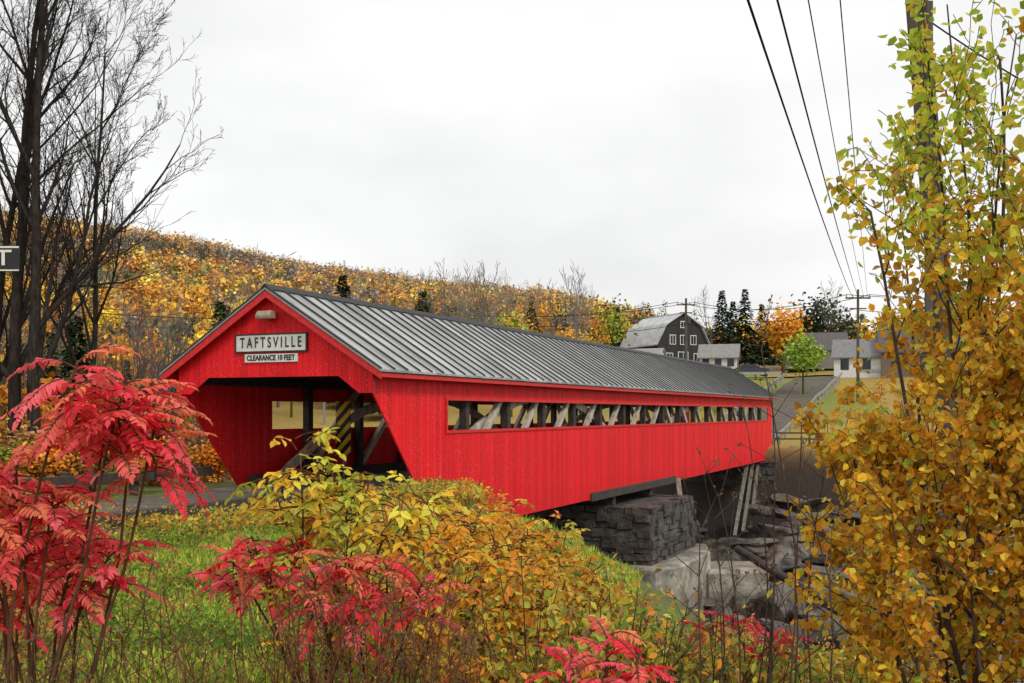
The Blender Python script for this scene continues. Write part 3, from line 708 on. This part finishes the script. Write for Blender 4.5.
YP=[(.88, .64, .06), (.82, .72, .09), (.60, .62, .08), (.92, .54, .05), (.45, .52, .06)]
def ash_shrub(name, base, tips, pal=YP, FL=.30, dens=1., lw=.05, ll=.10):
    S=[]; LV=[]; base=np.array(base, float); base[2]=float(terr(base[0], base[1]))-.1
    for t_ in tips:
        t_=np.array(t_, float); pts=stemline(S, base+R.normal(0, .22, 3)*(1, 1, 0), t_, .011, .005, 10, .05)
        for k, p in enumerate(pts[4:]):
            for _ in range(int(4*dens) if k<5 else 8):
                frond(LV, S, p+R.normal(0, .04, 3), R.uniform(0, 6.28), FL*R.uniform(.6, 1.1), R.uniform(-.2, 1.0), 3, ll, lw, pal, R.uniform(.6, 1.5))
    a=Acc(); flush(a, LV, 0); tubes(a, S, STEM, 5, 1); a.build(name, [M_leaf, M_bark])
ash_shrub("yellow_shrub", (-1.1, 7.3, 0), [(-1.42, 7.4, 1.95), (-1.62, 7.4, 1.72), (-.98, 7.4, 1.74), (-1.3, 7.3, 1.80), (-.78, 7.4, 1.56), (-1.1, 7.4, 1.66), (-.6, 7.5, 1.62)], dens=.8)
ash_shrub("yellow_shrub", (-.5, 8.1, 0), [(-.55, 8.1, 1.42), (-.3, 8.2, 1.34), (-.75, 7.9, 1.3), (-.1, 8.1, 1.22), (-.45, 7.8, 1.12), (.1, 8.3, 1.05), (.3, 8.3, .9)], [(.92, .56, .05), (.88, .46, .04), (.65, .6, .08), (.9, .40, .04)])
ash_shrub("yellow_shrub", (.35, 9.5, 0), [(.1, 9.5, 1.15), (.4, 9.6, 1.05), (.7, 9.4, .80), (-.25, 9.6, 1.25), (.2, 9.2, .85)], [(.92, .48, .04), (.85, .36, .04), (.7, .55, .07)], .3)
ash_shrub("orange_shrub", (.0, 12.5, 0), [(-.4, 12.4, 1.1), (.0, 12.6, 1.1), (.5, 12.5, .85), (-.7, 12.3, .95)], [(.9, .30, .05), (.9, .46, .06), (.5, .46, .06)], .36)
ash_shrub("green_shrub", (1.0, 8.5, 0), [(.7, 8.5, .65), (1.0, 8.6, .5), (1.3, 8.4, .35)], [(.26, .34, .05), (.5, .5, .07), (.7, .56, .06)], .3)

def weeds(name, spots, col=(.11, .07, .045), heads=True):
    S=[]; LV=[]
    for x, y, zt, lean in spots:
        zb=float(terr(x, y))-.05; top=np.array((x+lean, y+R.normal(0, .05), zt)); pts=stemline(S, (x, y, zb), top, .0065, .003, 7, .04)
        for p in pts[4:]:
            for _ in range(2):
                dd=nrm(np.array((R.normal(), R.normal(), 1.3))); q=p+dd*R.uniform(.08, .3); S.append((p, q, .0028, .0015))
                if heads:
                    for _ in range(4): LV.append((q+R.normal(0, .012, 3), dd+R.normal(0, .5, 3), R.normal(0, 1, 3), R.uniform(.015, .035), .012, np.array((.2, .13, .07))*R.uniform(.6, 1.4)))
    a=Acc(); tubes(a, S, col, 4, 1)
    if LV: flush(a, LV, 0)
    a.build(name, [M_leaf, M_bark])
sp=[]
for _ in range(55):
    x=R.uniform(-1.7, -.3); sp.append((x, R.uniform(5.8, 6.6), R.uniform(.75, 1.25), R.normal(0, .18)))
weeds("dry_weed_stems", sp, (.17, .07, .04))
sp=[]
for _ in range(20):
    y=R.uniform(5.5, 9); px=R.uniform(650, 840); x=(px-512)/1100*y; sp.append((x, y, R.uniform(.5, 1.05), R.normal(0, .1)))
for px, y, py in ((768, 6, 350), (795, 6.5, 425), (712, 5.8, 530), (788, 5.5, 470), (735, 6.6, 430), (752, 6.2, 405), (825, 6.4, 480), (695, 6.5, 475), (723, 6, 500)):
    x=(px-512)/1100*y; sp.append((x, y, 2.2-(py-413)/1100*y, R.normal(0, .06)))
weeds("tall_dry_weeds", sp, (.09, .06, .05))
sp=[]
for _ in range(22):
    y=R.uniform(5.2, 7); px=R.uniform(-20, 220); x=(px-512)/1100*y; sp.append((x, y, R.uniform(.7, 1.2), R.normal(0, .15)))
weeds("dry_weed_stems", sp, (.13, .08, .045))

def env(q):
    xmin=np.interp(q[2], [.4, .9, 1.3, 1.9, 2.3, 2.8, 3.2, 3.5, 4.0, 4.6], [2.0, 1.8, 1.68, 1.75, 2.05, 2.15, 1.62, 1.85, 2.05, 2.35])
    return q[0]>xmin+.14*math.sin(q[2]*9+q[1]*5) and q[0]<4.4 and q[2]<4.75
ALD=dict(seg=[12, 7, 5], wig=[.04, .12, .18], up=[.01, .03, 0], taper=.25, rmin=.0022, start=[.2, .1], kids=[1.5, 1.0], ang=(.4, 1.0), ratio=.30, rr=.5, max=2, inside=env)
S=[]; T=[]
for (bx, by, lx, ly, h, r) in ((2.85, 6.4, -.20, .0, 4.6, .020), (2.75, 6.5, -.02, .05, 5.2, .024), (2.85, 6.3, .05, 0, 5.2, .022), (3.0, 6.7, -.06, .1, 5.2, .022), (2.6, 6.6, -.28, .05, 3.9, .018),
                             (3.1, 6.4, .03, -.05, 4.2, .02), (2.8, 6.8, -.10, .1, 4.0, .02), (2.75, 6.1, -.14, -.05, 2.8, .016), (3.2, 6.8, .0, .0, 3.6, .02), (2.7, 6.9, -.24, .0, 2.5, .015), (3.1, 6.2, -.02, 0, 2.8, .018), (2.9, 6.0, .0, 0, 2.4, .016), (3.4, 6.5, .0, 0, 3.0, .016), (2.4, 6.2, -.12, 0, 2.2, .014),
                             (2.5, 6.4, -.05, 0, 4.9, .02), (2.9, 6.6, -.09, 0, 5.2, .02)):
    grow(S, T, np.array((bx, by, float(terr(bx, by))-.2)), nrm(np.array((lx, ly, 1.))), h, r, 0, ALD)
LV=[]
top=[(.52, .64, .06), (.70, .70, .08), (.44, .56, .06), (.88, .70, .08)]; low=[(.94, .56, .04), (.95, .64, .06), (.90, .42, .03), (.88, .68, .07), (.70, .30, .03), (.55, .34, .06)]
for q, d, lev in T:
    if lev<1: continue
    f=min(1, max(0, (q[2]-2.75)/1.1)); prob=1-.45*f
    gap=math.sin(q[0]*7.3+q[2]*5.1)*math.sin(q[2]*6.7-q[0]*4.2+q[1]*3)
    if gap>.45: prob*=.3
    for _ in range(3 if lev==2 else 2):
        if R.random()>prob: continue
        pal=top if R.random()<f*.85+.06 else low
        c=np.clip(np.array(pal[R.integers(len(pal))])*R.uniform(.65, 1.12), 0, 1)
        ax=d*.3+R.normal(0, .6, 3)+np.array((0, 0, -.55)); L=R.uniform(.036, .068)*(1+.15*f)
        LV.append((q+R.normal(0, .035, 3), ax, R.normal(0, 1, 3)+np.array((0, -.6, .3)), L, L*.8, c))
a=Acc(); flush(a, LV, 0); tubes(a, S, (.09, .07, .055), 5, 1); a.build("yellow_leaved_tree", [M_leaf, M_bark])

# undergrowth
S=[]
def clump(x, y, h, rad, n, pal, ls):
    z=float(terr(x, y)); P=np.stack([R.normal(0, rad*.5, n)+x, R.normal(0, rad*.5, n)+y, z+h*R.uniform(.05, 1, n)**.8], 1)
    A=R.normal(0, 1, (n, 3))+np.array((0, 0, .1)); N=R.normal(0, .6, (n, 3))+np.array((0, -.3, 1.)); L=R.uniform(.6, 1.3, n)*ls
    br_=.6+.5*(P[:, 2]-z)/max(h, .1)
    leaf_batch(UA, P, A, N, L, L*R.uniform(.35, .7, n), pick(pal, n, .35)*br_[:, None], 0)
    for _ in range(4): S.append(((x+R.normal(0, rad*.2), y, z-.05), (x+R.normal(0, rad*.5), y+R.normal(0, rad*.4), z+h*R.uniform(.7, 1.15)), .006, .003))
UA=Acc(); nc=0
PY=[(.86, .52, .05), (.88, .38, .04), (.62, .56, .07), (.45, .45, .07), (.82, .28, .04), (.38, .24, .08)]
PG=[(.20, .30, .05), (.32, .38, .05), (.50, .47, .07), (.70, .54, .07), (.33, .20, .07)]
PGR=[(.16, .30, .03), (.22, .38, .04), (.14, .24, .03), (.40, .44, .06)]
PB=[(.5, .27, .07), (.32, .2, .08), (.7, .36, .06), (.36, .33, .07)]
while nc<1050:
    y=R.uniform(6.5, 34); px=R.uniform(-40, 900); x=(px-512)/1100*y; u, v=uv(x, y)
    if (abs(v)<3.1 and u<2.2) or (abs(v)<4.4 and u>-.2): continue
    z=float(terr(x, y)); nc+=1
    if z<-4.2: continue
    if 190<px<470 and y<9: continue
    if 690<px<880 and R.random()<.5: continue
    lim=np.interp(px, [0, 100, 250, 300, 380, 450, 540, 580, 620, 700, 800, 900], [470, 515, 520, 505, 500, 515, 538, 585, 615, 635, 655, 655])
    hmax=2.2-(lim-413)/1100*y-z
    if px<345 and px>70 and y<20 and v<-3:
        if R.random()<.6: clump(x, y, R.uniform(.1, .3), .5, 110, PGR if R.random()<.75 else PG, .065)
        continue
    if hmax<.12: continue
    h=min(hmax, R.uniform(.4, 1.3)); pal=PY if (px<600 and R.random()<.65) or R.random()<.25 else PG
    if px<70: pal=PB
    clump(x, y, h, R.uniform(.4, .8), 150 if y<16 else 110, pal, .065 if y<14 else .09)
for _ in range(45):
    u=R.uniform(-13, 3); v=R.uniform(-5.4, -3.3); x, y=xy(u, v)
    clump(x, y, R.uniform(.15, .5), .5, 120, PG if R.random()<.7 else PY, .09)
for _ in range(24):
    u=R.uniform(-1.5, 7); v=R.uniform(-6.2, -4.0); x, y=xy(u, v)
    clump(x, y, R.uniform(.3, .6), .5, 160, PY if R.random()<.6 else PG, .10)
tubes(UA, S, STEM, 4, 1); UA.build("undergrowth", [M_leaf, M_bark])
n=60000
y=R.uniform(6.5, 24, n); px=R.uniform(-30, 640, n); x=(px-512)/1100*y; u, v=uv(x, y)
ue_=np.interp(v, [-60, -40, -18, -14.3, -6.4, -3], [-100, -60, -20, -13, -1.1, 5])
k=~(((np.abs(v)<2.6)&(u<2)))&(u-ue_<7); x=x[k]; y=y[k]; n=len(x); z=terr(x, y)
a=Acc(); A=np.stack([R.normal(0, .38, n), R.normal(0, .38, n), np.ones(n)], 1)
L=R.uniform(.08, .26, n)*(.75+.5*np.sin(x*1.7+y)*np.sin(y*1.3)); card_batch(a, np.stack([x, y, z-.02], 1), A, R.normal(0, 1, (n, 3))+np.array((0, -1, .2)), np.maximum(L, .05), .018, pick([(.28, .44, .05), (.40, .54, .06), (.18, .30, .04), (.58, .57, .09), (.45, .32, .10)], n, .3))
a.build("grass", [M_grass])
n=9000; y=R.uniform(6.5, 26, n); px=R.uniform(-30, 640, n); x=(px-512)/1100*y; z=terr(x, y)+.03; a=Acc()
u, v=uv(x, y); z=np.where((np.abs(v)<2.4)&(u<1), .02, z)
leaf_batch(a, np.stack([x, y, z], 1), R.normal(0, 1, (n, 3))*(1, 1, .3), R.normal(0, .4, (n, 3))+np.array((0, 0, 1.)), R.uniform(.04, .08, n), .045, pick(PY+[(.4, .2, .06)], n)); a.build("fallen_leaves", [M_leaf])

# ------------------------------------------------------------------ light
SUNV=Vector((.50, -.62, .75)).normalized()
w=bpy.data.worlds.new("World"); scene.world=w; w.use_nodes=True; nt=w.node_tree; bg=nt.nodes["Background"]
sky=nt.nodes.new('ShaderNodeTexSky'); sky.sky_type='NISHITA'; sky.sun_disc=False
sky.sun_elevation=math.asin(SUNV.z); sky.sun_rotation=math.atan2(SUNV.x, SUNV.y)
tc=nt.nodes.new('ShaderNodeTexCoord'); mp=nt.nodes.new('ShaderNodeMapping'); mp.inputs['Scale'].default_value=(1, 1, 2.2)
nz=nt.nodes.new('ShaderNodeTexNoise'); nz.inputs['Scale'].default_value=2.4; nz.inputs['Detail'].default_value=4; nz.inputs['Roughness'].default_value=.5
cr=nt.nodes.new('ShaderNodeValToRGB'); cr.color_ramp.elements[0].position=.30; cr.color_ramp.elements[0].color=(8.4, 8.4, 8.35, 1); cr.color_ramp.elements[1].position=.60; cr.color_ramp.elements[1].color=(10.4, 10.4, 10.3, 1)
mx=nt.nodes.new('ShaderNodeMix'); mx.data_type='RGBA'; mx.inputs[0].default_value=.95
nt.links.new(tc.outputs['Generated'], mp.inputs[0]); nt.links.new(mp.outputs[0], nz.inputs['Vector']); nt.links.new(nz.outputs['Fac'], cr.inputs[0])
nt.links.new(sky.outputs[0], mx.inputs[6]); nt.links.new(cr.outputs[0], mx.inputs[7]); nt.links.new(mx.outputs[2], bg.inputs[0]); bg.inputs[1].default_value=.1
sl=bpy.data.lights.new("sun", 'SUN'); sl.energy=1.5; sl.angle=math.radians(12); sl.color=(1, .96, .9)
so=link(bpy.data.objects.new("sun", sl)); so.rotation_euler=SUNV.to_track_quat('Z', 'Y').to_euler()
scene.view_settings.view_transform='Standard'; scene.view_settings.look='None'; scene.view_settings.exposure=0
cd=bpy.data.cameras.new("camera"); cd.lens=38.67; cd.sensor_width=36; cd.shift_y=.0698; cd.clip_end=9000; cd.clip_start=.05
co=link(bpy.data.objects.new("camera", cd)); co.location=(0, 0, 2.2); co.rotation_euler=(math.pi/2, 0, 0); scene.camera=co
